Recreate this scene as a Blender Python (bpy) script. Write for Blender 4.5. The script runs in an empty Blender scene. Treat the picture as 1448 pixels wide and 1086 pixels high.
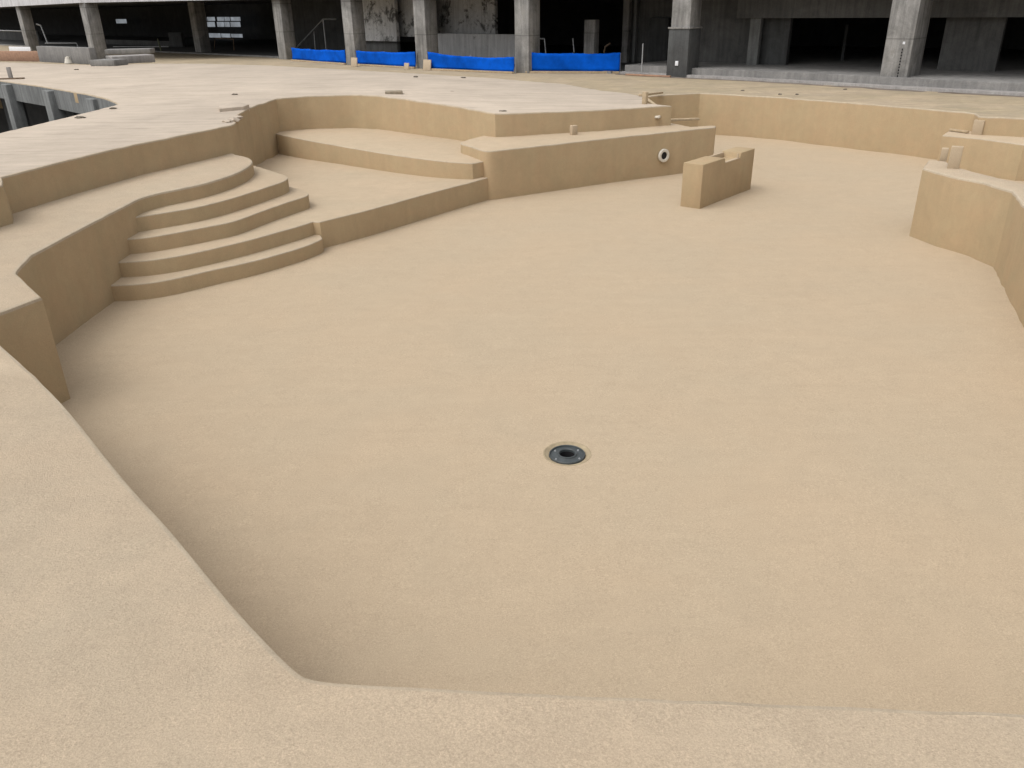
import bpy, bmesh, math, random
import numpy as np
from mathutils import Vector, Matrix
random.seed(7)
rad = math.radians
scn = bpy.context.scene
COL = scn.collection

# ------------------------------------------------------------ camera
F, HOR, ROLL, CX, CY, EYE = 1130.0, 8.0, rad(1.0), 724.0, 543.0, 5.0
pit = math.atan((CY - HOR) / F)
fw = Vector((0, math.cos(pit), -math.sin(pit)))
u0 = Vector((0, math.sin(pit), math.cos(pit)))
r0 = Vector((1, 0, 0))
RT = r0 * math.cos(ROLL) - u0 * math.sin(ROLL)
UP = u0 * math.cos(ROLL) + r0 * math.sin(ROLL)
cam_d = bpy.data.cameras.new('camera')
cam = bpy.data.objects.new('camera', cam_d)
COL.objects.link(cam)
cam_d.sensor_width = 36
cam_d.lens = 36 * F / 1448
cam_d.clip_start = .1
cam_d.clip_end = 2000
bk = -fw
cam.matrix_world = Matrix(((RT.x, UP.x, bk.x, 0), (RT.y, UP.y, bk.y, 0), (RT.z, UP.z, bk.z, EYE), (0, 0, 0, 1)))
scn.camera = cam

# ------------------------------------------------------------ sky, sun, exposure
SUN_EL, SUN_DIR = rad(62), Vector((-.86, -.50, 0)).normalized()
w = bpy.data.worlds.new('World'); scn.world = w; w.use_nodes = True
nt = w.node_tree
for n in list(nt.nodes): nt.nodes.remove(n)
sky = nt.nodes.new('ShaderNodeTexSky'); sky.sky_type = 'NISHITA'; sky.sun_disc = False
sky.sun_elevation = SUN_EL
sky.sun_rotation = math.atan2(SUN_DIR.x, SUN_DIR.y)
sky.dust_density = 5.0; sky.air_density = 1.0; sky.ozone_density = 1.0
hs = nt.nodes.new('ShaderNodeHueSaturation'); hs.inputs['Saturation'].default_value = .12
bg = nt.nodes.new('ShaderNodeBackground'); bg.inputs['Strength'].default_value = .15
wo = nt.nodes.new('ShaderNodeOutputWorld')
nt.links.new(sky.outputs[0], hs.inputs['Color']); nt.links.new(hs.outputs[0], bg.inputs['Color'])
nt.links.new(bg.outputs[0], wo.inputs['Surface'])
sd = bpy.data.lights.new('sun', 'SUN'); sd.energy = .58; sd.angle = rad(90); sd.color = (1, .965, .91)
so = bpy.data.objects.new('sun', sd); COL.objects.link(so)
to_sun = Vector((SUN_DIR.x * math.cos(SUN_EL), SUN_DIR.y * math.cos(SUN_EL), math.sin(SUN_EL)))
so.rotation_euler = to_sun.to_track_quat('Z', 'Y').to_euler()
so.location = to_sun * 40
scn.view_settings.view_transform = 'Standard'; scn.view_settings.look = 'None'
scn.view_settings.exposure = 0.34; scn.view_settings.gamma = 1

# ------------------------------------------------------------ levels (metres above the pool floor)
DK, FD, S, B, PL = 2.25, 1.60, 1.55, 1.35, .62

def at(x, y, z):
    d = fw + RT * ((x - CX) / F) - UP * ((y - CY) / F)
    t = (z - EYE) / d.z
    return Vector((d.x * t, d.y * t, z))

# ------------------------------------------------------------ materials
def nodes(name):
    m = bpy.data.materials.new(name); m.use_nodes = True
    n = m.node_tree.nodes; l = m.node_tree.links
    b = n['Principled BSDF']
    return m, n, l, b

def noise(n, l, vec, scale, detail=4, rough=.55, dist=0):
    t = n.new('ShaderNodeTexNoise'); t.inputs['Scale'].default_value = scale
    t.inputs['Detail'].default_value = detail; t.inputs['Roughness'].default_value = rough
    t.inputs['Distortion'].default_value = dist
    l.new(vec, t.inputs['Vector']); return t.outputs['Fac']

def ramp(n, l, fac, p0, p1, c0, c1):
    r = n.new('ShaderNodeValToRGB')
    r.color_ramp.elements[0].position = p0; r.color_ramp.elements[1].position = p1
    r.color_ramp.elements[0].color = (*c0, 1); r.color_ramp.elements[1].color = (*c1, 1)
    l.new(fac, r.inputs['Fac']); return r.outputs['Color']

def mix(n, l, fac, a, b, mode='MIX'):
    x = n.new('ShaderNodeMix'); x.data_type = 'RGBA'; x.blend_type = mode
    if isinstance(fac, (int, float)): x.inputs[0].default_value = fac
    else: l.new(fac, x.inputs[0])
    for s, v in ((6, a), (7, b)):
        if isinstance(v, tuple): x.inputs[s].default_value = (*v, 1)
        else: l.new(v, x.inputs[s])
    return x.outputs[2]

def mapping(n, l, sc, rot=(0, 0, 0)):
    tc = n.new('ShaderNodeTexCoord'); mp = n.new('ShaderNodeMapping')
    mp.inputs['Scale'].default_value = sc; mp.inputs['Rotation'].default_value = rot
    l.new(tc.outputs['Object'], mp.inputs['Vector']); return mp.outputs['Vector']

def g(v): return (v, v, v)

def coat(name, c, warm, grain=.16, bump=.35, patch=.10, streak=0.0, dust=None, wavy=.06, drip=0, stain=0, gs=95):
    """sprayed sand coloured coating: fine grit, broad tone drift, faint trowel sweeps"""
    m, n, l, b = nodes(name)
    v = mapping(n, l, (1, 1, 1))
    big = ramp(n, l, noise(n, l, v, .45, 4, .6, .4), .35, .68, c, warm)
    mid = ramp(n, l, noise(n, l, v, 2.6, 5, .65, .8), .3, .72, g(1 - patch), g(1 + patch * .6))
    col = mix(n, l, 1, big, mid, 'MULTIPLY')
    sweep = ramp(n, l, noise(n, l, mapping(n, l, (.5, 3.2, 1), (0, 0, .5)), 1.4, 4, .6, 1.2), .3, .75, g(.98), g(1.02))
    col = mix(n, l, 1, col, sweep, 'MULTIPLY')
    f1 = noise(n, l, v, 46, 5, .78)
    gr = ramp(n, l, f1, .32, .70, g(1 - grain), g(1 + grain))
    clump = ramp(n, l, noise(n, l, v, 5.5, 3, .6), .40, .62, g(.35), g(1))
    gr = mix(n, l, clump, g(1), gr)
    col = mix(n, l, 1, col, gr, 'MULTIPLY')
    f2 = noise(n, l, v, gs, 3, .8)
    sp = ramp(n, l, f2, .30, .74, g(1 - grain), g(1 + grain))
    col = mix(n, l, 1, col, sp, 'MULTIPLY')
    sk = ramp(n, l, noise(n, l, v, 70, 2, .9), .30, .38, g(.66), g(1))
    lk = ramp(n, l, noise(n, l, mapping(n, l, (1, 1, 1), (0, .4, 1.1)), 66, 2, .9), .63, .70, g(1), g(1.25))
    sk = mix(n, l, 1, sk, lk, 'MULTIPLY')
    skm = ramp(n, l, noise(n, l, v, 3.1, 4, .7), .45, .62, g(0), g(1))
    col = mix(n, l, 1, col, mix(n, l, skm, g(1), sk), 'MULTIPLY')
    if streak:
        s1 = noise(n, l, mapping(n, l, (.16, 1.6, 1), (0, 0, -.25)), 2.2, 6, .68, .5)
        col = mix(n, l, 1, col, ramp(n, l, s1, .36, .60, g(1 - streak), g(1.02)), 'MULTIPLY')
        s2 = noise(n, l, mapping(n, l, (.35, 4.5, 1), (0, 0, .18)), 1.7, 4, .6, .3)
        col = mix(n, l, 1, col, ramp(n, l, s2, .30, .40, g(1 - streak * 1.8), g(1)), 'MULTIPLY')
    if stain:
        s3 = noise(n, l, v, .55, 7, .72, .7)
        col = mix(n, l, 1, col, ramp(n, l, s3, .58, .70, g(1), g(1 - stain)), 'MULTIPLY')
        s4 = noise(n, l, mapping(n, l, (.7, 2.2, 1), (0, 0, .9)), .8, 6, .7, 1.6)
        col = mix(n, l, 1, col, ramp(n, l, s4, .30, .40, g(1 - stain), g(1)), 'MULTIPLY')
    if drip:
        d1 = noise(n, l, mapping(n, l, (2.4, 2.4, .12)), 1.5, 6, .7, .2)
        col = mix(n, l, 1, col, ramp(n, l, d1, .30, .66, g(1 - drip), g(1 + drip * .4)), 'MULTIPLY')
        d2 = noise(n, l, v, 1.1, 5, .7, 1.0)
        col = mix(n, l, 1, col, ramp(n, l, d2, .36, .62, (1.02, .99, .97), (.98, 1.0, .985)), 'MULTIPLY')
    if dust:
        dm = ramp(n, l, noise(n, l, v, .8, 5, .65, .5), .38, .62, g(0), g(1))
        col = mix(n, l, dm, col, mix(n, l, 1, col, dust, 'MULTIPLY'))
    l.new(col, b.inputs['Base Color'])
    b.inputs['Roughness'].default_value = .93
    b.inputs['Specular IOR Level'].default_value = .2
    bp = n.new('ShaderNodeBump'); bp.inputs['Strength'].default_value = bump; bp.inputs['Distance'].default_value = .012
    hsum = n.new('ShaderNodeMath'); hsum.operation = 'ADD'
    l.new(f1, hsum.inputs[0]); l.new(f2, hsum.inputs[1])
    l.new(hsum.outputs[0], bp.inputs['Height'])
    bp2 = n.new('ShaderNodeBump'); bp2.inputs['Strength'].default_value = wavy; bp2.inputs['Distance'].default_value = .05
    l.new(noise(n, l, v, 2.2, 3, .5), bp2.inputs['Height']); l.new(bp.outputs[0], bp2.inputs['Normal'])
    l.new(bp2.outputs[0], b.inputs['Normal'])
    return m

def concrete(name, c, dark, streak=.25, bump=.3, patch=None, psh=.55, joint=0):
    m, n, l, b = nodes(name)
    v = mapping(n, l, (1, 1, 1))
    col = ramp(n, l, noise(n, l, v, .9, 6, .7, .6), .30, .72, dark, c)
    st = noise(n, l, mapping(n, l, (3.2, 3.2, .22)), 1.6, 5, .65)
    col = mix(n, l, 1, col, ramp(n, l, st, .32, .62, g(1 - streak), g(1.05)), 'MULTIPLY')
    f = noise(n, l, v, 18, 5, .7)
    col = mix(n, l, 1, col, ramp(n, l, f, .3, .7, g(.86), g(1.1)), 'MULTIPLY')
    if joint:
        tc = n.new('ShaderNodeTexCoord'); sx = n.new('ShaderNodeSeparateXYZ'); l.new(tc.outputs['Object'], sx.inputs[0])
        wz = n.new('ShaderNodeMath'); wz.operation = 'PINGPONG'; wz.inputs[1].default_value = joint; l.new(sx.outputs['Z'], wz.inputs[0])
        col = mix(n, l, 1, col, ramp(n, l, wz.outputs[0], .012, .03, g(.62), g(1)), 'MULTIPLY')
    if patch:
        pk = ramp(n, l, noise(n, l, v, .9, 9, .78, .3), psh, psh + .09, g(0), g(.9))
        col = mix(n, l, pk, col, patch)
    l.new(col, b.inputs['Base Color']); b.inputs['Roughness'].default_value = .9
    bp = n.new('ShaderNodeBump'); bp.inputs['Strength'].default_value = bump; bp.inputs['Distance'].default_value = .02
    l.new(f, bp.inputs['Height']); l.new(bp.outputs[0], b.inputs['Normal'])
    return m

def plain(name, c, rough=.6, metal=0, var=.12, sc=6):
    m, n, l, b = nodes(name)
    v = mapping(n, l, (1, 1, 1))
    col = mix(n, l, 1, c, ramp(n, l, noise(n, l, v, sc, 5, .6), .3, .7, g(1 - var), g(1 + var)), 'MULTIPLY')
    l.new(col, b.inputs['Base Color'])
    b.inputs['Roughness'].default_value = rough; b.inputs['Metallic'].default_value = metal
    return m

M_floor = coat('sand_coat_floor', (.447, .357, .251), (.462, .361, .25), grain=.17, bump=.45, patch=.035, stain=.035)
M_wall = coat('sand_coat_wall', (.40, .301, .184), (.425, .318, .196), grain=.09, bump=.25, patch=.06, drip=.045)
M_cope = coat('sand_coat_coping', (.47, .383, .28), (.49, .388, .278), grain=.19, bump=.5, patch=.06, gs=82)
M_step = coat('sand_coat_step', (.45, .362, .255), (.475, .37, .258), grain=.10, bump=.25, patch=.06)
M_edge = coat('worn_edge_coat', (.49, .41, .31), (.45, .368, .268), grain=.14, bump=.5, patch=.12)
M_deck = coat('dusty_deck', (.455, .385, .312), (.525, .445, .36), grain=.06, bump=.15, patch=.06, streak=.12)
M_fore = coat('sand_forecourt', (.375, .305, .205), (.42, .335, .235), grain=.10, bump=.2, patch=.12, streak=.12, dust=(.86, .88, .9))
M_conc = concrete('column_concrete', (.38, .37, .355), (.17, .166, .158), .45, patch=(.24, .23, .21), joint=.95)
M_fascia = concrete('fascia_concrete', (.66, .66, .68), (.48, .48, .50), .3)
M_slab = concrete('slab_concrete', (.27, .26, .245), (.16, .155, .15), .2)
M_curb = concrete('curb_concrete', (.36, .34, .32), (.25, .235, .225), .2)
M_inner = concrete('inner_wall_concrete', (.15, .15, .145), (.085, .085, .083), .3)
M_shade = concrete('inner_shade_concrete', (.075, .075, .073), (.04, .04, .04), .2)  # inner concrete near black, the shade of the deep rooms put into its colour
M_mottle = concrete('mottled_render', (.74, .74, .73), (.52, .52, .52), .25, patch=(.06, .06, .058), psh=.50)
M_plaster = concrete('worn_plaster', (.50, .50, .50), (.38, .38, .38), .3, patch=(.12, .12, .118), psh=.60)
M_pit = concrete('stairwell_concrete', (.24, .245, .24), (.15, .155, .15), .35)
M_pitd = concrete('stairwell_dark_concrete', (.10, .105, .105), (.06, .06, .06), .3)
M_blue = plain('blue_mesh_sheet', (.001, .082, .49), .9, 0, .3, 1.3)
M_blue.node_tree.nodes['Principled BSDF'].inputs['Specular IOR Level'].default_value = .08
M_steel = plain('galvanised_steel', (.42, .43, .44), .45, .6, .15)
M_rust = plain('rusty_steel', (.17, .12, .08), .8, .2, .3)
M_wood = plain('sandy_timber', (.40, .31, .20), .85, 0, .2, 9)
M_rim = plain('drain_rim', (.33, .265, .17), .9, 0, .2, 9)
M_plank = plain('weathered_timber', (.27, .225, .165), .85, 0, .25, 7)
M_drain = plain('grey_plastic', (.05, .058, .06), .5, 0, .2, 14)
M_black = plain('dark_void', (.006, .005, .006), .8)
M_white = plain('pale_plastic', (.62, .58, .50), .5, 0, .1)
M_sheet = plain('white_sheet', (.72, .73, .76), .6, 0, .06)
M_brown = plain('orange_board', (.34, .20, .13), .8, 0, .2)
M_olive = plain('olive_panel', (.09, .10, .06), .8, 0, .3)
M_strip = plain('dark_brown', (.17, .14, .115), .95, 0, .3, 1.2)
M_stone = plain('chip', (.13, .11, .085), .9, 0, .3)

m_, n_, l_, b_ = nodes('daylit_pane')
b_.inputs['Base Color'].default_value = (.5, .55, .6, 1)
b_.inputs['Emission Color'].default_value = (.75, .82, .9, 1)
em = n_.new('ShaderNodeMath'); em.operation = 'MULTIPLY'; em.inputs[1].default_value = .38
l_.new(noise(n_, l_, mapping(n_, l_, (1, 1, 1)), 1.1, 4, .6), em.inputs[0]); l_.new(em.outputs[0], b_.inputs['Emission Strength'])
M_pane = m_

# ------------------------------------------------------------ object helpers
def tag(o, label=None, cat=None, group=None, kind=None):
    if label: o['label'] = label
    if cat: o['category'] = cat
    if group: o['group'] = group
    if kind: o['kind'] = kind
    return o

def link(name, bm, mats, parent=None, smooth=True):
    me = bpy.data.meshes.new(name)
    bmesh.ops.recalc_face_normals(bm, faces=bm.faces)
    bm.to_mesh(me); bm.free()
    for m in (mats if isinstance(mats, (list, tuple)) else [mats]): me.materials.append(m)
    if smooth:
        for p_ in me.polygons: p_.use_smooth = True
        me.set_sharp_from_angle(angle=rad(32))
    o = bpy.data.objects.new(name, me); COL.objects.link(o)
    if parent: o.parent = parent
    return o

def empty(name, loc=(0, 0, 0)):
    o = bpy.data.objects.new(name, None); COL.objects.link(o); o.location = loc
    o.empty_display_size = .2
    return o

def child(name, bm, mats, root, smooth=True):
    """a part modelled in world coordinates and parented to an Empty at the thing's base"""
    bm.transform(Matrix.Translation(-root_world(root)))
    return link(name, bm, mats, root, smooth)

def root_world(o):
    v = Vector(o.location)
    while o.parent: o = o.parent; v += Vector(o.location)
    return v

def catmull(pts, k=5):
    out = []
    for i in range(len(pts) - 1):
        p0 = Vector(pts[max(i - 1, 0)]); p1 = Vector(pts[i]); p2 = Vector(pts[i + 1]); p3 = Vector(pts[min(i + 2, len(pts) - 1)])
        for j in range(k):
            t = j / k
            out.append(.5 * ((2 * p1) + (p2 - p0) * t + (2 * p0 - 5 * p1 + 4 * p2 - p3) * t * t + (3 * p1 - p0 - 3 * p2 + p3) * t ** 3))
    out.append(Vector(pts[-1])); return out

def arc(px, z, k=5):
    return catmull([at(x, y, z) for x, y in px], k)

def pxs(px, z): return [at(x, y, z) for x, y in px]

def resample(pts, step, jit):
    out = []
    n = len(pts)
    for i in range(n):
        a, b_ = pts[i], pts[(i + 1) % n]
        d = (b_ - a).length
        k = max(1, int(d / step)) if d < 60 else 1
        for j in range(k):
            q = a.lerp(b_, j / k)
            if j and jit: q = q + Vector((random.gauss(0, jit), random.gauss(0, jit), random.gauss(0, jit * .5)))
            out.append(q)
    return out

def prism(pts, zbot=-.6, bevel=.03, step=.45, jit=.006, depth=None, batter=0):
    """flat topped block with slightly uneven, softened arrises; slot 0 top, slot 1 sides.
    depth(mid) may shorten the skirt of some edges"""
    pts = [Vector(p_) for p_ in pts]
    pts = resample(pts, step, jit) if step else pts
    clean = []
    for p_ in pts:
        if not clean or (p_ - clean[-1]).length > .012: clean.append(p_)
    pts = clean
    bm = bmesh.new()
    vt = [bm.verts.new(p_) for p_ in pts]
    top = bm.faces.new(vt); top.normal_update()
    if top.normal.z < 0: top.normal_flip()
    n = len(vt)
    low = []
    for i, p_ in enumerate(pts):
        z = zbot
        if depth:
            dz = depth(p_)
            if dz is not None: z = p_.z - dz
        low.append(bm.verts.new((p_.x, p_.y, z)))
    for i in range(n):
        j = (i + 1) % n
        f = bm.faces.new((vt[i], vt[j], low[j], low[i])); f.material_index = 1
    bmesh.ops.recalc_face_normals(bm, faces=bm.faces)
    if bevel:
        es = [e for e in top.edges]
        bmesh.ops.bevel(bm, geom=es, offset=bevel, segments=2, profile=.5, affect='EDGES', clamp_overlap=True, material=2)
    for f in bm.faces:
        f.normal_update()
    ng = [f for f in bm.faces if len(f.verts) > 4]
    bmesh.ops.triangulate(bm, faces=ng, ngon_method='BEAUTY')
    return bm

def box(bm, c, d, rz=0, bev=0, mi=0, rot=None):
    r = bmesh.ops.create_cube(bm, size=1)
    vs = r['verts']
    mat = Matrix.Translation(Vector(c)) @ (rot if rot else Matrix.Rotation(rz, 4, 'Z')) @ Matrix.Diagonal((*d, 1))
    bmesh.ops.transform(bm, matrix=mat, verts=vs)
    fs = list({f for v in vs for f in v.link_faces})
    for f in fs: f.material_index = mi
    if bev:
        es = list({e for v in vs for e in v.link_edges})
        bmesh.ops.bevel(bm, geom=es, offset=bev, segments=2, profile=.5, affect='EDGES')
    return bm

def bar(bm, a, b_, r, seg=8):
    a, b_ = Vector(a), Vector(b_); d = b_ - a
    m = Matrix.Translation((a + b_) / 2) @ d.to_track_quat('Z', 'Y').to_matrix().to_4x4()
    bmesh.ops.create_cone(bm, cap_ends=True, segments=seg, radius1=r, radius2=r, depth=d.length, matrix=m)
    return bm

def lathe(bm, prof, seg=40, m=Matrix()):
    rings = []
    for r, z in prof:
        rings.append([bm.verts.new(m @ Vector((r * math.cos(2 * math.pi * i / seg), r * math.sin(2 * math.pi * i / seg), z))) for i in range(seg)])
    for a, b_ in zip(rings, rings[1:]):
        for i in range(seg):
            j = (i + 1) % seg
            bm.faces.new((a[i], a[j], b_[j], b_[i]))
    return bm

COAT = [M_step, M_wall, M_edge]

# ------------------------------------------------------------ pool floor and ground
bm = bmesh.new()
NX, NY = 150, 130
x0, x1, y0, y1 = -12., 40., 1.5, 40.
DR = at(802, 640, 0)
vs = []
for j in range(NY + 1):
    for i in range(NX + 1):
        x = x0 + (x1 - x0) * i / NX; y = y0 + (y1 - y0) * j / NY
        z = .012 * math.sin(x * .9 + 1.3) * math.sin(y * .7) + .006 * math.sin(x * 2.3 - y * 1.9)
        d2 = (x - DR.x) ** 2 + (y - DR.y) ** 2
        z = z * (1 - math.exp(-d2 / 2.5)) - .02 * math.exp(-d2 / 1.2)
        vs.append(bm.verts.new((x, y, z)))
for j in range(NY):
    for i in range(NX):
        k = j * (NX + 1) + i
        cx_ = x0 + (x1 - x0) * (i + .5) / NX - DR.x; cy_ = y0 + (y1 - y0) * (j + .5) / NY - DR.y
        bm.faces.new((vs[k], vs[k + 1], vs[k + NX + 2], vs[k + NX + 1]))
inner = [f for f in bm.faces if (f.calc_center_median() - DR).length < .62]
edge = [e for f in inner for e in f.edges if sum(1 for q in e.link_faces if q in inner) == 1]
bmesh.ops.delete(bm, geom=inner, context='FACES_ONLY')
loop = list({e for e in edge if e.is_valid})
ring = [bm.verts.new((DR.x + .29 * math.cos(2 * math.pi * i / 40), DR.y + .29 * math.sin(2 * math.pi * i / 40), -.012)) for i in range(40)]
re_ = [bm.edges.new((ring[i], ring[(i + 1) % 40])) for i in range(40)]
bmesh.ops.bridge_loops(bm, edges=loop + re_)
bmesh.ops.triangulate(bm, faces=[f for f in bm.faces if any(v in ring for v in f.verts)])
tag(link('pool_floor', bm, M_floor), kind='structure')

bm = bmesh.new()
q = [bm.verts.new(v) for v in ((-900, -900, -4.2), (900, -900, -4.2), (900, 900, -4.2), (-900, 900, -4.2))]
bm.faces.new(q)
tag(link('ground', bm, M_fore), kind='structure')

# ------------------------------------------------------------ terrace deck, with the stairwell opening in its left side
ter_px = [(-250, 330), (-60, 277), (3, 261), (2, 250), (95, 226), (190, 204), (300, 182.5), (327, 176.8), (334, 172.5), (329, 170),
           (336, 167), (333, 165), (344, 157.5), (352, 152.5), (358, 150.5), (366, 147), (373, 146), (390, 139.5), (430, 136), (495, 134), (532, 135), (600, 144),
           (655, 152), (688, 158.6), (700, 160.4), (713, 160.7), (780, 158), (850, 155.3), (915, 151.2), (950, 149.5), (917, 146.5), (914, 137), (885, 131.5), (853, 128.5),
           (800, 119), (700, 111), (600, 104.5), (480, 98), (380, 92.5), (290, 90), (220, 90), (130, 92), (0, 88), (-150, 84)]
def deck_z(px): return DK if px < 540 else (DK - .22 * (px - 540) / 173 if px < 713 else DK - .22 - .07 * min(1, (px - 713) / 237))
def deck_at(x, y): return at(x, y, deck_z(x))
hole = pxs([(-150, 96), (0, 113.7), (60, 122), (122, 132.6), (148, 138.5), (162, 144), (168, 146.8), (160, 149.5), (130, 157), (60, 174), (0, 188), (-250, 238)], DK)
ter = [deck_at(x, y) for x, y in ter_px]
ha, hb = Vector((hole[1].x, hole[1].y, 0)), hole[6]
def dep(p_):
    # skirts around the opening are only as deep as the slab
    for a, b_ in zip(hole, hole[1:]):
        t = max(0, min(1, (p_ - a).dot(b_ - a) / (b_ - a).length_squared))
        if (a.lerp(b_, t) - p_).length < .08: return .40
    return None
bm = prism(ter + hole, -.6, .04, .3, .009, dep)
tag(link('terrace_deck', bm, [M_deck, M_wall, M_edge]), kind='structure')

# ------------------------------------------------------------ coping around the near side and left of the pool
tip = arc([(333, 218), (342, 220), (351, 222.3), (356, 225.5), (357, 229), (352, 234.5), (340, 241.5), (320, 249.5), (290, 258.5), (258, 265.5), (225, 272)], S, 4)
nearA = arc([(-37, 455), (0, 485), (60, 540), (100, 582), (180, 680), (240, 745), (330, 853), (395, 922)], S, 3)
nearB = arc([(395, 922), (420, 945), (435, 954), (465, 960), (520, 964)], S, 3)
cop = tip + pxs([(197, 280), (160, 299), (120, 319.5), (80, 341), (44, 360), (24, 382), (23, 386), (59, 419)], S) + nearA + nearB[1:] + \
    pxs([(700, 973), (900, 981.5), (1448, 1005)], S) + \
    [Vector(v) for v in ((6.4, 2.75, S), (7.3, 2.75, S), (45, 2.75, S), (45, -25, S), (-60, -25, S), (-60, 15.6, S), (-12.6, 15.6, S), (-9.9, 17, S), (-8.9, 20.5, S))] + [at(322, 212, S)]
tag(link('pool_coping', prism(cop, -.6, .05, .22, .004), [M_cope, M_wall, M_edge]), kind='structure')

# ------------------------------------------------------------ forecourt between the far pool wall and the building
fc = pxs([(893, 140), (916, 136.5), (945, 133.6), (990, 131.5), (1100, 137.3), (1200, 145), (1305, 153.5), (1378, 160.3), (1384, 164.5), (1448, 167.5), (1600, 175)], FD) + \
    [Vector(v) for v in ((70, 18, FD), (300, 40, FD), (300, 500, FD), (-400, 500, FD), (-400, 100, FD), (-60, 66, FD), (-24, 54, FD), (-2, 38, FD))]
tag(link('forecourt', prism(fc, -.6, .04, .3, .010), [M_fore, M_wall, M_edge]), kind='structure')

# ------------------------------------------------------------ curved entry steps and platform
t1 = arc([(157, 403.5), (190, 402), (221, 398.5), (260, 391), (304, 380.6), (345, 372), (383, 362.5), (424, 350.5), (449, 341), (456, 336.5)], .31, 3)
t2 = arc([(170.5, 370.5), (205, 368.5), (248, 362.5), (290, 354), (331, 344.5), (370, 334.5), (400, 326), (425, 319), (442.3, 313.2)], PL, 3)
t3 = arc([(186, 337.5), (215, 334.5), (248, 329), (290, 321), (331, 312.5), (369, 299), (400, 288), (420, 281.5), (432, 277.5), (436, 274.5), (434, 271.5), (425, 267)], .93, 4)
t4 = arc([(196.5, 306), (235, 300), (276, 293), (318, 283), (359, 270.5), (380, 263.5), (397, 257.8), (405.5, 253.5), (406.5, 250), (400, 246.5), (380, 240), (360, 234)], 1.24, 4)
back4 = [Vector((-7.4, 21.5, 0)), Vector((-8.4, 20.5, 0)), Vector((-8.4, 15.4, 0))]
def closed(a, z, pts): return a + [Vector((q_.x, q_.y, z)) for q_ in pts]
stair = empty('curved_steps', (-6.5, 16, 0))
tag(stair, 'curved sand coloured pool steps fanning out beside the tall left pool wall', 'steps')
child('step', prism(closed(t1, .31, [Vector((-4.6, 19, 0)), Vector((-6, 20, 0)), Vector((-8.4, 20, 0)), Vector((-8.4, 14.7, 0))]), -.4, .025, .24, .007), COAT, stair)
child('step', prism(closed(t3, .93, [Vector((-6.2, 21.2, 0)), Vector((-8.4, 20.5, 0)), Vector((-8.4, 15.5, 0))]), -.4, .025, .24, .007), COAT, stair)
child('step', prism(closed(t4, 1.24, back4), -.4, .025, .24, .007), COAT, stair)
plat = t2 + pxs([(452.3, 313.8), (520, 297), (600, 275), (695.5, 249.6)], PL) + \
    [Vector(v) for v in ((.6, 24.6, PL), (-1.5, 26.5, .60), (-4, 28.2, .56), (-8.6, 29.5, .48), (-8.8, 26, .50), (-8.6, 22, .58), (-8.4, 19, PL), (-8.4, 15.2, PL))]
tag(link('entry_platform', prism(plat, -.4, .025, .26, .006), COAT), 'low wide platform joining the curved steps to the long bench', 'platform')

# ------------------------------------------------------------ upper ledge with a curved front
mf = arc([(389.8, 191.0), (432, 199.3), (470, 205.2), (504, 210.4), (560, 218.6), (618, 225.3), (650, 227.3), (668, 227.5)], 1.12, 4)
for i, v in enumerate(mf):
    t = i / (len(mf) - 1); mf[i] = Vector((v.x, v.y, 1.17 - .12 * t))
mid = mf + [Vector(v) for v in ((.5, 24.2, 1.05), (-.2, 25.5, 1.06), (-3.5, 31, 1.1), (-9, 31.5, 1.15), (-9, 28.6, 1.17))]
tag(link('upper_ledge', prism(mid, -.4, .025, .26, .006), COAT), 'upper ledge with a curved front edge in the recess below the terrace', 'ledge')

# ------------------------------------------------------------ long raised bench under the terrace wall
bf = pxs([(951, 174), (977, 179.3), (1009.5, 177.2), (1012.5, 178.2), (1011.7, 179.6), (900, 191), (800, 202), (698.8, 213.2)], B)
bl = arc([(698.8, 213.2), (690, 213.6), (682, 212.6), (671.8, 209.3), (663, 206.2), (655, 204.3), (651.5, 202.6), (652, 200.6), (657, 198.9)], B, 3)
bench = bf + bl[1:] + [Vector(v) for v in ((-.6, 26.2, B), (2, 27, B), (5.0, 28.4, B))]
tag(link('long_bench', prism(bench, -.4, .035, .25, .005), COAT), 'long raised bench block with a round pipe hole below the terrace wall', 'bench')

# ------------------------------------------------------------ right pool wall and the spa ledge behind it
wl = pxs([(1305, 237.7), (1345, 249), (1395, 259)], S) + [Vector(v) for v in ((9.9, 15.75, S), (8.54, 12.36, S), (7.6, 9, S), (6.6, 5, S), (6.4, 2.7, S), (7.1, 2.7, S), (7.3, 5, S), (8.3, 8.8, S), (9.25, 12.0, S), (10.6, 15.6, S))] + \
    pxs([(1448, 260), (1359, 238), (1345, 236), (1339, 228), (1313, 226)], S)
tag(link('pool_side_wall', prism(wl, -.6, .045, .2, .008), [M_cope, M_wall, M_edge]), 'low angled pool wall with a pale worn top at the right side', 'wall')
lg = pxs([(1342, 185), (1332.5, 191.3), (1386, 196.3), (1448, 204.6)], 1.05) + [Vector(v) for v in ((22, 22, 1.05), (40, 14, 1.05), (40, 22, 1.05), (16.4, 26.4, 1.05), (14.9, 27.6, 1.05))]
tag(link('spa_ledge', prism(lg, -.4, .03, .4, .006), COAT), 'stepped ledge along the far wall behind the right pool wall', 'ledge')

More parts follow.
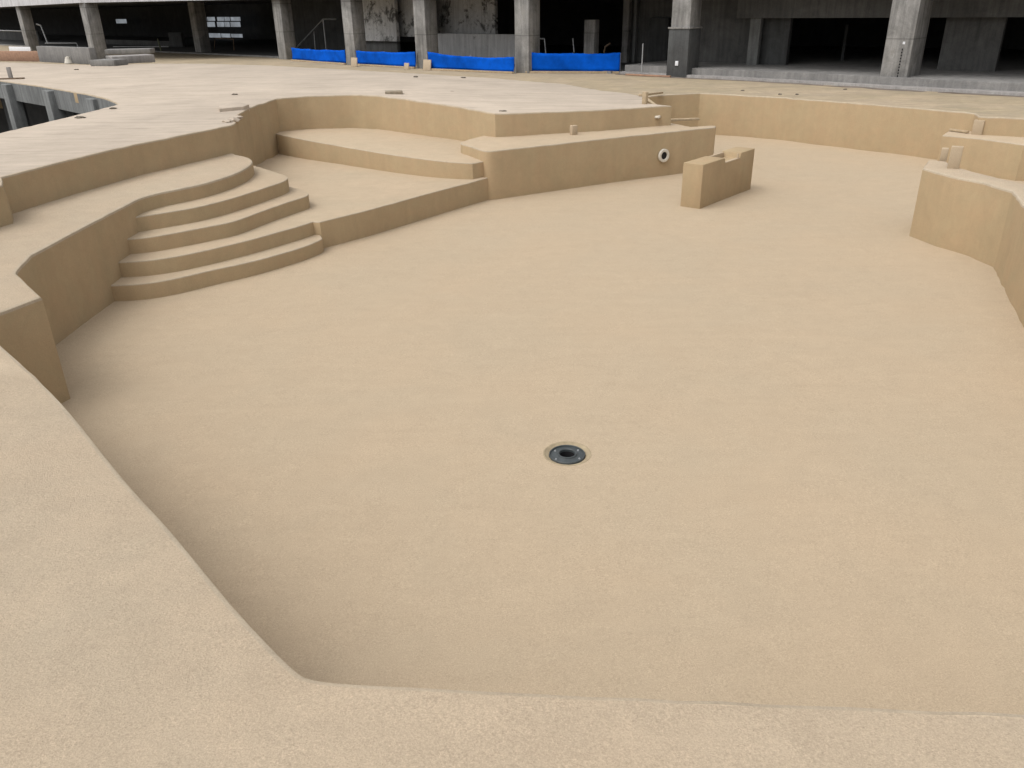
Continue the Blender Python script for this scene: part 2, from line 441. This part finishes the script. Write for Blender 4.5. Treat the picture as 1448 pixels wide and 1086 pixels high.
# ------------------------------------------------------------ free standing skimmer block with a notch in its top
P0, P1 = at(989.3, 295.6, 0), at(1061.5, 267, 0)
ax = (P1 - P0); L = ax.length; ax.normalize()
PLft = at(959.3, 292.4, 0); tx = PLft - P0
T = abs(tx.dot(Vector((-ax.y, ax.x, 0)))); ty = Vector((-ax.y, ax.x, 0))
H = 1.16
prof = [(0, -.3), (0, H), (.40 * L, H), (.415 * L, H - .15), (.70 * L, H - .15), (.715 * L, H), (L, H), (L, -.3)]
blk = empty('skimmer_block', P0 + ax * L / 2 + ty * T / 2)
tag(blk, 'free standing rectangular block with a notch in its top on the pool floor', 'block')
bm = bmesh.new()
A_ = [bm.verts.new(P0 + ax * s + Vector((0, 0, z))) for s, z in prof]
B_ = [bm.verts.new(P0 + ax * s + ty * T + Vector((0, 0, z))) for s, z in prof]
bm.faces.new(A_); bm.faces.new(B_[::-1])
for i in range(len(prof)):
    j = (i + 1) % len(prof); bm.faces.new((A_[i], A_[j], B_[j], B_[i]))
bmesh.ops.recalc_face_normals(bm, faces=bm.faces)
bmesh.ops.bevel(bm, geom=list(bm.edges), offset=.022, segments=2, profile=.5, affect='EDGES')
child('body', bm, M_wall, blk)
bm = bmesh.new()
rz = math.atan2(ax.y, ax.x)
cN = P0 + ax * (.557 * L)
box(bm, cN + ty * .05 + Vector((0, 0, H - .145)), (.29 * L, .10, .03), rz, .006)
box(bm, cN + ty * .04 + ax * (.115 * L) + Vector((0, 0, H - .08)), (.035, .05, .14), rz, .006)
box(bm, cN + ty * (T - .07) + Vector((0, 0, H - .085)), (.27 * L, .06, .13), rz, .006)
child('skimmer_frame', bm, M_step, blk)

# ------------------------------------------------------------ floor drain
dr = empty('floor_drain', (DR.x, DR.y, 0))
dr.scale = (.92, .92, 1)
tag(dr, 'round grey main drain with a black centre hole set in the pool floor', 'drain')
bm = lathe(bmesh.new(), [(.335, -.03), (.322, -.008), (.305, -.006), (.285, -.02), (.265, -.032), (.25, -.034), (.24, -.08)], 48)
for v in bm.verts: v.co *= 1 + random.uniform(-.012, .012)
link('collar', bm, M_rim, dr)
bm = lathe(bmesh.new(), [(.246, -.09), (.244, -.02), (.236, -.012), (.228, -.016), (.222, -.034), (.16, -.030), (.135, -.02), (.128, -.006), (.115, -.003), (.106, -.01), (.104, -.04)], 48)
link('grate_ring', bm, M_drain, dr)
bm = lathe(bmesh.new(), [(.106, -.03), (.103, -.06), (.10, -.22), (.001, -.222)], 32); link('hole', bm, M_black, dr)
for a in (35, 145, 215, 325):
    bm = bmesh.new()
    bmesh.ops.create_cone(bm, cap_ends=True, segments=10, radius1=.016, radius2=.010, depth=.012, matrix=Matrix.Translation((.19 * math.cos(rad(a)), .19 * math.sin(rad(a)), -.027)))
    link('screw', bm, M_steel, dr)

# ------------------------------------------------------------ pipe fitting in the bench face, small stubs
def face_point(px, py, a, b_):
    """where the sight line meets the vertical plane through a and b"""
    d = fw + RT * ((px - CX) / F) - UP * ((py - CY) / F)
    n = Vector((-(b_ - a).y, (b_ - a).x, 0))
    o = Vector((0, 0, EYE)); t = (a - o).dot(n) / d.dot(n)
    return o + d * t, n.normalized()
a, b_ = at(698.8, 213.2, B), at(1011.7, 179.6, B)
q, nn = face_point(938.5, 220, a, b_)
if nn.y > 0: nn = -nn
m4 = Matrix.Translation(q) @ nn.to_track_quat('Z', 'Y').to_matrix().to_4x4()
fit = empty('pipe_fitting', q)
tag(fit, 'round white pipe fitting set in the face of the long bench', 'pipe fitting')
child('flange', lathe(bmesh.new(), [(.205, -.02), (.205, .03), (.19, .045), (.125, .045), (.115, .03), (.115, -.05)], 32, m4), M_white, fit)
child('hole', lathe(bmesh.new(), [(.118, .006), (.001, .004)], 24, m4), M_black, fit)

def stub(px, py, z, d, rz, label, mat=M_step, name='stub_post', cat='post', tilt=0):
    p_ = at(px, py, z)
    bm = bmesh.new(); r_ = Matrix.Rotation(rz, 4, 'Z') @ Matrix.Rotation(tilt, 4, 'Y')
    box(bm, (0, 0, d[2] / 2 - .02), d, 0, .02, 0, None)
    bm.transform(r_)
    o = link(name, bm, mat); o.location = p_
    return tag(o, label, cat)
stub(1347.5, 238, S, (.24, .16, .50), -.5, 'wider sand coated stub post standing on the right pool wall top')
stub(1333.5, 226.5, S, (.15, .14, .30), -.5, 'small short stub post beside the wider one on the right wall end')
stub(1382, 189.5, 1.05, (.30, .40, .46), -.65, 'square concrete pier at the inner corner of the spa ledge', name='pier', cat='pier')
stub(811, 190.5, B, (.20, .16, .30), .5, 'little square stub post standing on the bench against the terrace wall')
stub(911.5, 151.4, deck_z(911) - .1, (.12, .18, .5), .6, 'upright board end at the tip of the terrace', M_wood, 'board', 'board')

def stick(name, label, cat, a, b_, r, mat):
    bm = bmesh.new(); c = (a + b_) / 2
    d = (b_ - a); rot = d.to_track_quat('X', 'Z').to_matrix().to_4x4()
    box(bm, (0, 0, 0), (d.length, r * 2.2, r), 0, r * .15, 0, rot)
    o = link(name, bm, mat); o.location = c
    return tag(o, label, cat)
stick('timber_batten', 'thin sandy batten sloping down from the terrace tip', 'batten', deck_at(913, 139), deck_at(939, 144.5) - Vector((0, 0, .3)), .06, M_wood)
stick('timber_batten', 'short sandy batten lying along the far edge of the terrace tip', 'batten', deck_at(906, 136.5) + Vector((0, 0, .05)), at(935, 134.6, FD) + Vector((0, 0, .1)), .07, M_wood)
stick('timber_batten', 'sandy batten laid over the gap at the far end of the bench', 'batten', at(944, 172.5, B) + Vector((0, 0, .06)), at(988, 170.8, B) + Vector((0, 0, .06)), .07, M_wood)
stick('timber_batten', 'thin batten lying on the left end of the spa ledge', 'batten', at(1343, 185.5, 1.05) + Vector((0, 0, .05)), at(1368, 189, 1.05) + Vector((0, 0, .05)), .06, M_wood)
stick('pipe_stub', 'small pale pipe stub sticking out of the terrace wall', 'pipe stub', face_point(926, 165.3, deck_at(850, 155.3), deck_at(915, 151.2))[0] + Vector((.05, -.1, 0)), face_point(931, 164.6, deck_at(850, 155.3), deck_at(915, 151.2))[0], .07, M_white)
bm = bmesh.new(); box(bm, (0, 0, .04), (.62, .45, .12), 0, .02)
o = link('timber_block', bm, M_plank); o.location = deck_at(557, 132.5); o.rotation_euler.z = .15
tag(o, 'flat brown timber block lying on the terrace behind the recess corner', 'timber block')
bm = prism(pxs([(310, 153.5), (344, 150.5), (352, 147.5), (335, 144.5), (311, 147)], DK + .10), DK - .1, .02, .4, .01)
tag(link('raised_patch', bm, [M_deck, M_deck, M_deck]), 'low raised slab patch on the terrace by the jagged edge', 'slab')
for i, (x, y, s) in enumerate(((331, 170.5, .16), (322, 172.6, .12), (338, 167.5, .12))):
    bm = bmesh.new(); bmesh.ops.create_icosphere(bm, subdivisions=2, radius=s)
    for v in bm.verts: v.co *= 1 + random.uniform(-.22, .22); v.co.z *= .45
    o = link('broken_lump', bm, M_deck); o.location = at(x, y, DK) + Vector((0, 0, .02))
    tag(o, 'pale broken lump on the jagged corner of the terrace edge', 'rubble', 'broken lumps on the terrace edge')
sp = empty('survey_stake', at(16, 112, DK))
tag(sp, 'small upright stake on a flat base beside the stairwell opening', 'stake')
bm = bmesh.new(); box(bm, (0, 0, .03), (1.1, .28, .06), .2, .01); link('base', bm, M_rust, sp)
bm = bmesh.new(); box(bm, (0, 0, .28), (.16, .14, .5), .2, .01); link('peg', bm, M_curb, sp)
for x, y, s in ((588, 109, .08), (729, 139.5, .10), (640, 130.3, .06), (711, 158, .08), (108, 98.8, .09), (113, 167, .10), (332, 134, .07), (160, 154, .08), (655, 110.3, .08)):
    bm = bmesh.new(); bmesh.ops.create_icosphere(bm, subdivisions=2, radius=s)
    for v in bm.verts: v.co *= 1 + random.uniform(-.3, .3); v.co.x *= 1.5; v.co.z *= .35
    o = link('stone_chip', bm, M_stone); o.location = deck_at(x, y) + Vector((0, 0, .02))
    tag(o, 'small dark stone chip lying on the dusty terrace', 'stone chip', 'stone chips scattered on the terrace')
for x, y, s in ((1050, 128.5, .07), (1103, 134, .07), (1127, 134, .06), (1195, 127, .07)):
    bm = bmesh.new(); bmesh.ops.create_icosphere(bm, subdivisions=2, radius=s)
    for v in bm.verts: v.co *= 1 + random.uniform(-.3, .3); v.co.z *= .45
    o = link('pebble', bm, M_stone); o.location = at(x, y, FD) + Vector((0, 0, .02))
    tag(o, 'dark pebble on the sandy forecourt above the far pool wall', 'pebble', 'pebbles on the forecourt')

# ------------------------------------------------------------ stairwell below the terrace opening
pit_root = empty('stairwell_wall', (hole[3].x, hole[3].y, -2))
tag(pit_root, 'grey concrete stairwell frame with pillars below the terrace opening', 'stairwell')
fe = [Vector((v.x, v.y, 0)) for v in hole[:7]]
du = (fe[3] - fe[0]).normalized(); dn = Vector((-du.y, du.x, 0))
if dn.y < 0: dn = -dn
bm = bmesh.new()
# edge beam following the far edge of the opening, just proud of the slab
fr = [v - dn * .02 for v in fe]; bkp = [v + dn * .45 for v in fe]
for i in range(len(fe) - 1):
    vs = [bm.verts.new((p_.x, p_.y, z)) for p_ in (fr[i], fr[i + 1], bkp[i + 1], bkp[i]) for z in (1.45, 2.20)]
    bm.faces.new((vs[0], vs[2], vs[3], vs[1])); bm.faces.new((vs[0], vs[6], vs[4], vs[2])); bm.faces.new((vs[6], vs[7], vs[5], vs[4])); bm.faces.new((vs[1], vs[3], vs[5], vs[7]))
bmesh.ops.remove_doubles(bm, verts=bm.verts, dist=.001)
child('edge_beam', bm, M_pit, pit_root)
for x, y in ((7, 116), (66, 124.5), (129, 135.5)):
    p_ = at(x, y, DK)
    bm = bmesh.new(); box(bm, p_ - dn * .06 + Vector((0, 0, -DK + (2.20 - 3.4) / 2)) + dn * .2, (.62, .52, 5.5), math.atan2(du.y, du.x), .015)
    child('pillar', bm, M_pit, pit_root)
bm = bmesh.new()
c0 = fe[0] + dn * 5.5 - du * 4; c1 = fe[5] + dn * 5.5 + du * 1.2
for z0, z1, a, b2, mi in ((-3.6, 2.1, c0, c1, 0), (-3.6, 2.1, c1, c1 - dn * 6.5, 0)):
    vs = [bm.verts.new((a.x, a.y, z0)), bm.verts.new((b2.x, b2.y, z0)), bm.verts.new((b2.x, b2.y, z1)), bm.verts.new((a.x, a.y, z1))]
    bm.faces.new(vs)
child('back_wall', bm, M_shade, pit_root)
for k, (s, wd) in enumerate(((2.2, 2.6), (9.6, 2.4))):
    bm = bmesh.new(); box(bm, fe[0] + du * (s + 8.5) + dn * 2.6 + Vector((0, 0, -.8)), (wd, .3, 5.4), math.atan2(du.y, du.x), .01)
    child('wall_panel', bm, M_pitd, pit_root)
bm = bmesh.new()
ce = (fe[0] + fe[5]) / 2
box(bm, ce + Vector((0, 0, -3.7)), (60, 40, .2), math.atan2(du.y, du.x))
child('floor', bm, M_shade, pit_root)

# ------------------------------------------------------------ building
O = at(400, 84, FD); O9 = at(1260, 124, FD)
bu = Vector((O9.x - O.x, O9.y - O.y, 0)); SL = bu.length; bu.normalize()
bn = Vector((-bu.y, bu.x, 0))
ANG = math.atan2(bu.y, bu.x)
def sw(s, ww, z): return Vector((O.x, O.y, 0)) + bu * s + bn * ww + Vector((0, 0, z))
def ps(px, py, ww):
    """s and z where the sight line meets the wall plane at depth ww behind the column line"""
    q_, _ = face_point(px, py, sw(0, ww, 0), sw(10, ww, 0))
    return (q_ - sw(0, ww, 0)).dot(bu), q_.z
SOF = 5.72
bld = empty('unfinished_building', sw(20, 0, FD))
tag(bld, 'unfinished grey concrete building with a row of bare columns and dark open bays', 'building')
feet = [(40, 72), (133, 85), (281, 76), (400, 84), (497, 92), (597, 97), (738, 103), (957, 109), (1260, 124)]
fpt = [at(x, y, FD) for x, y in feet]
for i, p_ in enumerate(fpt):
    bm = bmesh.new()
    wd = 1.0 if i < 7 else (1.05 if i == 7 else 1.1)
    dp = wd if i < 8 else 1.75
    box(bm, Vector((p_.x, p_.y, (FD + SOF) / 2 - .05)) + bn * (dp * .5), (wd, dp, SOF - FD + .2), ANG, .03)
    c = child('column', bm, M_conc, bld)
p9 = fpt[8]
for k in range(11):
    z = FD + .35 + k * .115
    bm = bmesh.new(); box(bm, Vector((p9.x, p9.y, z)) + bu * .18 - bn * .004, (.05, .012, .075), ANG)
    child('form_hole', bm, M_black, bld)
for du_, z, h in ((.20, 1.75, .10), (.16, .22, .16)):
    bm = bmesh.new(); box(bm, Vector((p9.x, p9.y, FD + z)) + bu * du_ - bn * .005, (.09, .012, h), ANG); child('tape', bm, M_sheet, bld)
# roof slab and fascia
rf = [Vector((-165, 235, 0)), fpt[0], fpt[1], fpt[3], fpt[4], fpt[5], fpt[6], fpt[7], fpt[8], sw(75, 0, 0)]
out = [Vector((p_.x, p_.y, SOF)) - bn * .25 for p_ in rf]
inn = [Vector((p_.x, p_.y, SOF)) + bn * 26 for p_ in (rf[-1], rf[3], rf[0])]
bm = bmesh.new()
lo = [bm.verts.new(p_) for p_ in out + inn]; hi = [bm.verts.new(p_ + Vector((0, 0, 2.6))) for p_ in out + inn]
bm.faces.new(lo[::-1]); bm.faces.new(hi)
for i in range(len(lo)):
    j = (i + 1) % len(lo); f = bm.faces.new((lo[i], lo[j], hi[j], hi[i])); f.material_index = 1
bmesh.ops.triangulate(bm, faces=[f for f in bm.faces if len(f.verts) > 4])
child('roof', bm, [M_shade, M_fascia], bld, False)
# floor slab with a stepped kerb on the right
kb = pxs([(876, 104.5), (946, 108.5), (1060, 114.5), (1160, 120), (1255, 126), (1448, 136.5)], FD)
kd = (kb[-1] - kb[-2]).normalized()
kb.append(kb[-1] + kd * 25)
fr_ = [p_ - bn * .0 for p_ in kb]
band = [Vector((p_.x, p_.y, FD + .012)) - bn * (.42 + .14 * math.sin(i * 2.1)) for i, p_ in enumerate(fr_)]
tag(link('dark_strip', prism(band + [p_ + bn * .6 for p_ in band[::-1]], FD - .1, 0, .6, .03), M_strip), kind='structure')  # thin dark brown strip along the foot of the kerb
low = [Vector((p_.x, p_.y, FD + .12)) for p_ in fr_]
child('kerb', prism(low + [p_ + bn * .7 for p_ in low[::-1]], FD - .3, .02, 1.2, .012), [M_curb, M_curb, M_curb], bld)
up = [Vector((p_.x, p_.y, FD + .42)) + bn * .5 for p_ in fr_]
child('floor_slab', prism(up + [p_ + bn * 24 for p_ in (up[-1], up[0])], FD - .3, .02, 1.5, .01), [M_slab, M_slab, M_slab], bld)
lf = [sw(-160, 1.2, FD + .12), sw(-16, 1.2, FD + .12), sw(29.5, .6, FD + .12), sw(29.5, 24, FD + .12), sw(-160, 24, FD + .12)]
child('floor_slab', prism(lf, FD - .3, .02, 2, .01), [M_shade, M_slab, M_slab], bld)
def wall_px(xa, xb, ww, mat, name='wall_panel', ytop=None, ybot=None, th=.3, mid=40):
    sa, _ = ps(xa, mid, ww); sb, _ = ps(xb, mid, ww)
    zt = SOF - .01 if ytop is None else ps((xa + xb) / 2, ytop, ww)[1]
    zb = FD + .1 if ybot is None else ps((xa + xb) / 2, ybot, ww)[1]
    bm = bmesh.new(); box(bm, sw((sa + sb) / 2, ww + th / 2, (zt + zb) / 2), (abs(sb - sa), th, zt - zb), ANG, .015)
    return child(name, bm, mat, bld)
# rear wall of the dark rooms
bm = bmesh.new(); box(bm, sw(-110, 24.3, 4), (400, .3, 5.6), ANG); child('rear_wall', bm, M_shade, bld)
bm = bmesh.new(); box(bm, sw(76, 12, 4), (.3, 26, 5.6), ANG); child('end_wall', bm, M_shade, bld)
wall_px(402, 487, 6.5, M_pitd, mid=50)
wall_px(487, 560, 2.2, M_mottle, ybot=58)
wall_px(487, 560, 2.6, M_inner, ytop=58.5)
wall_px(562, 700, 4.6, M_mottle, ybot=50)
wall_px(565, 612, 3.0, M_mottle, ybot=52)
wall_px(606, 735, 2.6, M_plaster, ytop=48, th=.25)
wall_px(690, 745, 11, M_shade)
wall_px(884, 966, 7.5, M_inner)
wall_px(880, 888, 6.8, M_conc)
wall_px(895, 899, 7.2, M_pit)
wall_px(918, 945, 7.2, M_pitd, ytop=25)
wall_px(966, 1062, 5.0, M_inner)
wall_px(1060, 1075, 4.2, M_pit)
wall_px(1077, 1117, 4.8, M_pitd)
wall_px(1040, 1500, 4.0, M_inner, 'beam', ytop=-20, ybot=25, th=.8)
wall_px(1336, 1420, 4.8, M_inner)
wall_px(826, 841, 3.2, M_conc, 'short_pillar', ytop=28, th=.45)
wall_px(1195, 1199, 9, M_pitd, 'pipe', ytop=35, ybot=92, th=.1)
wall_px(150, 240, 7, M_inner, 'parapet', ytop=57, mid=62)
wall_px(240, 258, 7, M_pitd, 'parapet', ytop=46, mid=62)
wall_px(0, 55, 9, M_inner, 'parapet', ytop=43, mid=55)
# daylit windows far inside the left wing
wins = []
for xa, xb in ((286, 291), (293, 303), (307, 316), (317.5, 324), (326, 339)): wins += [(xa, xb, 24, 29.5), (xa, xb, 31, 38)]
wins += [(290, 311, 47, 53), (312.5, 325, 47.5, 53), (327, 342, 48, 53), (164, 178, 27, 33)]
for xa, xb, ya, yb in wins:
    f = wall_px(xa, xb, 22, M_pane, 'window', ytop=ya, ybot=yb, th=.1, mid=(ya + yb) / 2)

# ------------------------------------------------------------ blue barrier sheets in front of the bays
def sheet(pa, pb, ha, hb, label, sag=.05):
    a, b_ = at(*pa, FD), at(*pb, FD)
    root = empty('barrier_sheet', (a + b_) / 2)
    tag(root, label, 'barrier', 'blue barrier sheets along the building')
    n = 48; bm = bmesh.new(); d = (b_ - a); k_ = max(2, int(d.length / 2.2)); nrm = Vector((-d.y, d.x, 0)).normalized()
    rows = 6; grid = []
    for i in range(n + 1):
        t = i / n; h = ha + (hb - ha) * t - sag * math.sin(math.pi * t) - .035 * abs(math.sin(t * k_ * math.pi)) + random.uniform(-.012, .012)
        colv = []
        for k in range(rows + 1):
            u_ = k / rows
            off = .06 * math.sin(t * k_ * 3.1 + u_ * 1.3) * (1 - .6 * u_) + .012 * math.sin(t * 37 + u_ * 4)
            p_ = a + d * t + nrm * off; colv.append(bm.verts.new((p_.x, p_.y, FD + .10 + h * u_)))
        grid.append(colv)
    for i in range(n):
        for k in range(rows):
            bm.faces.new((grid[i][k], grid[i + 1][k], grid[i + 1][k + 1], grid[i][k + 1]))
    s_ = child('sheet', bm, M_blue, root)
    md = s_.modifiers.new('thick', 'SOLIDIFY'); md.thickness = .02
    k = max(2, int(d.length / 2.2))
    for i in range(k + 1):
        p_ = a + d * (i / k) + nrm * .12
        h = ha + (hb - ha) * i / k + .06
        child('post', bar(bmesh.new(), (p_.x, p_.y, FD), (p_.x, p_.y, FD + h), .03), M_steel, root)
    bm = bmesh.new(); c = (a + b_) / 2 - nrm * .12
    if nrm.y < 0: c = (a + b_) / 2 + nrm * .12
    box(bm, (c.x, c.y, FD + .05), (d.length, .10, .10), math.atan2(d.y, d.x), .01)
    child('base_board', bm, M_wood, root)
sheet((414, 86), (490, 91.5), .80, .82, 'blue barrier sheet left of the others, below the sloping handrail')
sheet((501, 92), (588, 97), .82, .86, 'blue barrier sheet in front of the mottled wall, with a patched lower edge')
sheet((606, 99), (727, 104), .92, .76, 'sagging blue barrier sheet between the fourth and fifth columns from the left of the sheets', .12)
sheet((744, 103), (876, 103.5), .98, .94, 'longest flat blue barrier sheet, to the right of the wide middle column')
for x, y, s, lb in ((510, 93.5, .6, 'small pale board leaning on the blue sheet beside the second column'), (613, 98.5, .65, 'pale square board leaning beside the foot of a column'), (584, 97.3, .4, 'narrow pale board at the left foot of a column')):
    p_ = at(x, y, FD); bm = bmesh.new(); box(bm, (0, 0, s * .45), (s, .06, s * .9), 0, .01, 0, Matrix.Rotation(ANG, 4, 'Z') @ Matrix.Rotation(-.15, 4, 'X'))
    o = link('leaning_board', bm, M_cope); o.location = p_ - bn * .5
    tag(o, lb, 'board')

# ------------------------------------------------------------ railings, props and clutter in and before the building
def rail(pts_px, ww, label, name='metal_railing', r=.035, cat='railing', mat=M_steel, base=None):
    P_ = []
    for x, y in pts_px:
        s, z = ps(x, y, ww); P_.append(sw(s, ww, z))
    root = empty(name, Vector((P_[0].x, P_[0].y, FD + .1))); tag(root, label, cat)
    for a, b_ in zip(P_, P_[1:]): child('rail', bar(bmesh.new(), a, b_, r), mat, root)
    if base:
        for i in base:
            q_ = P_[i]; child('post', bar(bmesh.new(), q_, (q_.x, q_.y, FD + .1), r), mat, root)
    return root
rail([(417, 70), (457, 27), (476, 27)], 5.0, 'sloping grey stair handrail rising behind the leftmost blue sheet', 'stair_railing', .06, base=[1])
rail([(444, 44), (446, 70)], 5.2, 'single thin upright rod under the stair handrail', 'upright_rod', .04, 'rod')
rail([(676, 76), (675, 54), (712, 56), (711, 77)], 3.5, 'light metal guard frame behind the sagging blue sheet', r=.05)
rail([(748, 53), (770, 55), (772, 76)], 3.5, 'bent thin metal guard rail right of the wide middle column', r=.04)
rail([(810, 54), (812, 74)], 3.5, 'thin upright rod behind the longest blue sheet', 'upright_rod', .04, 'rod')
rail([(854, 75), (856, 66), (863, 61)], 3.5, 'twisted bit of scrap metal near the right end of the longest sheet', 'scrap_metal', .05, 'scrap', M_rust)
rail([(64, 61), (108, 61), (113, 71)], .5, 'low metal railing in the second bay of the left wing', r=.045)
rail([(0, 43), (32, 44), (38, 58)], .5, 'bent metal railing at the far left end of the building', r=.05)
rail([(52, 34), (58, 36), (68, 62)], 1.5, 'leaning metal prop beside the leftmost column', 'leaning_prop', .09, 'prop')
rail([(160, 66), (238, 66)], .2, 'thin horizontal wire rail before the low dark parapet', r=.03)
rail([(223, 55), (228, 72)], -1, 'slim olive stick standing before the low dark parapet', 'upright_rod', .07, 'rod', M_olive)
rail([(303, 70), (304, 54), (330, 55), (331, 71)], 3, 'dim metal guard frame in the dark bay with daylit windows', r=.04, mat=M_rust)
q0 = at(907, 107.5, FD)
o = link('upright_rod', bar(bmesh.new(), (0, 0, 0), (0, 0, 1.55), .03), M_steel); o.location = q0
tag(o, 'thin pale rod standing on the forecourt just right of the blue sheets', 'rod')
q0, q1 = at(885, 106.6, FD), at(948, 109.6, FD)
bm = bmesh.new(); box(bm, (0, 0, .05), ((q1 - q0).length, .12, .08), 0, .01)
o = link('orange_lath', bm, M_brown); o.location = (q0 + q1) / 2; o.rotation_euler.z = math.atan2((q1 - q0).y, (q1 - q0).x)
tag(o, 'long orange brown lath lying before the slab edge by the metal clad column', 'lath')
# meter box on the lower part of the metal clad column
p8 = fpt[7]
clad = empty('column_casing', Vector((p8.x, p8.y, FD)) + bn * .5)
tag(clad, 'dark metal casing round the foot of the column right of the blue sheets', 'casing')
bm = bmesh.new(); box(bm, Vector((p8.x, p8.y, FD + 1.12)) + bn * .5, (1.16, 1.16, 2.25), ANG, .02); child('casing_box', bm, M_pitd, clad)
bm = bmesh.new(); box(bm, Vector((p8.x, p8.y, FD + 2.27)) + bn * .5, (1.24, 1.24, .08), ANG, .01); child('top_rim', bm, M_conc, clad)
bm = bmesh.new(); box(bm, Vector((p8.x, p8.y, FD + .65)) - bn * .095, (.17, .05, .22), ANG, .01); child('notice', bm, M_sheet, clad)
# plinth and slabs before the left wing
pl = empty('stone_plinth', at(145, 92, DK))
tag(pl, 'grey stone plinth of two slabs in front of a left wing column', 'plinth')
d_ = (at(218, 86, DK) - at(160, 90, DK)); az = math.atan2(d_.y, d_.x)
def slab_px(a, b_, h, dpt, mat, name, root, z=DK, lift=0):
    p0, p1 = at(*a, z), at(*b_, z); c = (p0 + p1) / 2; dd = p1 - p0
    bm = bmesh.new(); nrm = Vector((-dd.y, dd.x, 0)).normalized()
    if nrm.y < 0: nrm = -nrm
    box(bm, c + nrm * dpt / 2 + Vector((0, 0, h / 2 + lift)), (dd.length, dpt, h), math.atan2(dd.y, dd.x), .03)
    return child(name, bm, mat, root)
slab_px((128, 93.5), (162, 93.5), .32, 1.2, M_slab, 'front_block', pl)
slab_px((160, 91), (220, 88), .42, 1.6, M_curb, 'long_slab', pl)
slab_px((150, 83), (214, 81.5), .3, 1.2, M_slab, 'rear_slab', pl, DK, .25)
lo_ = empty('low_wall', at(90, 90, DK))
tag(lo_, 'low grey concrete wall edging the terrace left of the stone plinth', 'wall')
slab_px((56, 87.5), (130, 91.5), .92, .4, M_slab, 'wall_body', lo_)
bd = empty('orange_board', at(28, 86, DK))
tag(bd, 'long faded orange board lying at the far left before the building', 'board')
slab_px((-30, 86), (57, 87.3), .62, .12, M_brown, 'board_face', bd)
ws = empty('white_sheet', at(29, 77, FD))
tag(ws, 'flat white sheet lying at the foot of the leftmost column', 'sheet')
slab_px((14, 74), (44, 74.5), .52, .12, M_sheet, 'panel', ws, FD)
q0 = at(98, 90, DK); bm = bmesh.new(); bmesh.ops.create_cone(bm, cap_ends=True, segments=14, radius1=.28, radius2=.14, depth=.4, matrix=Matrix.Translation((0, 0, .2)))
bmesh.ops.bevel(bm, geom=list(bm.edges), offset=.04, segments=2, affect='EDGES')
o = link('cement_bag', bm, M_white); o.location = q0; tag(o, 'small pale bag standing before the low grey wall', 'bag')
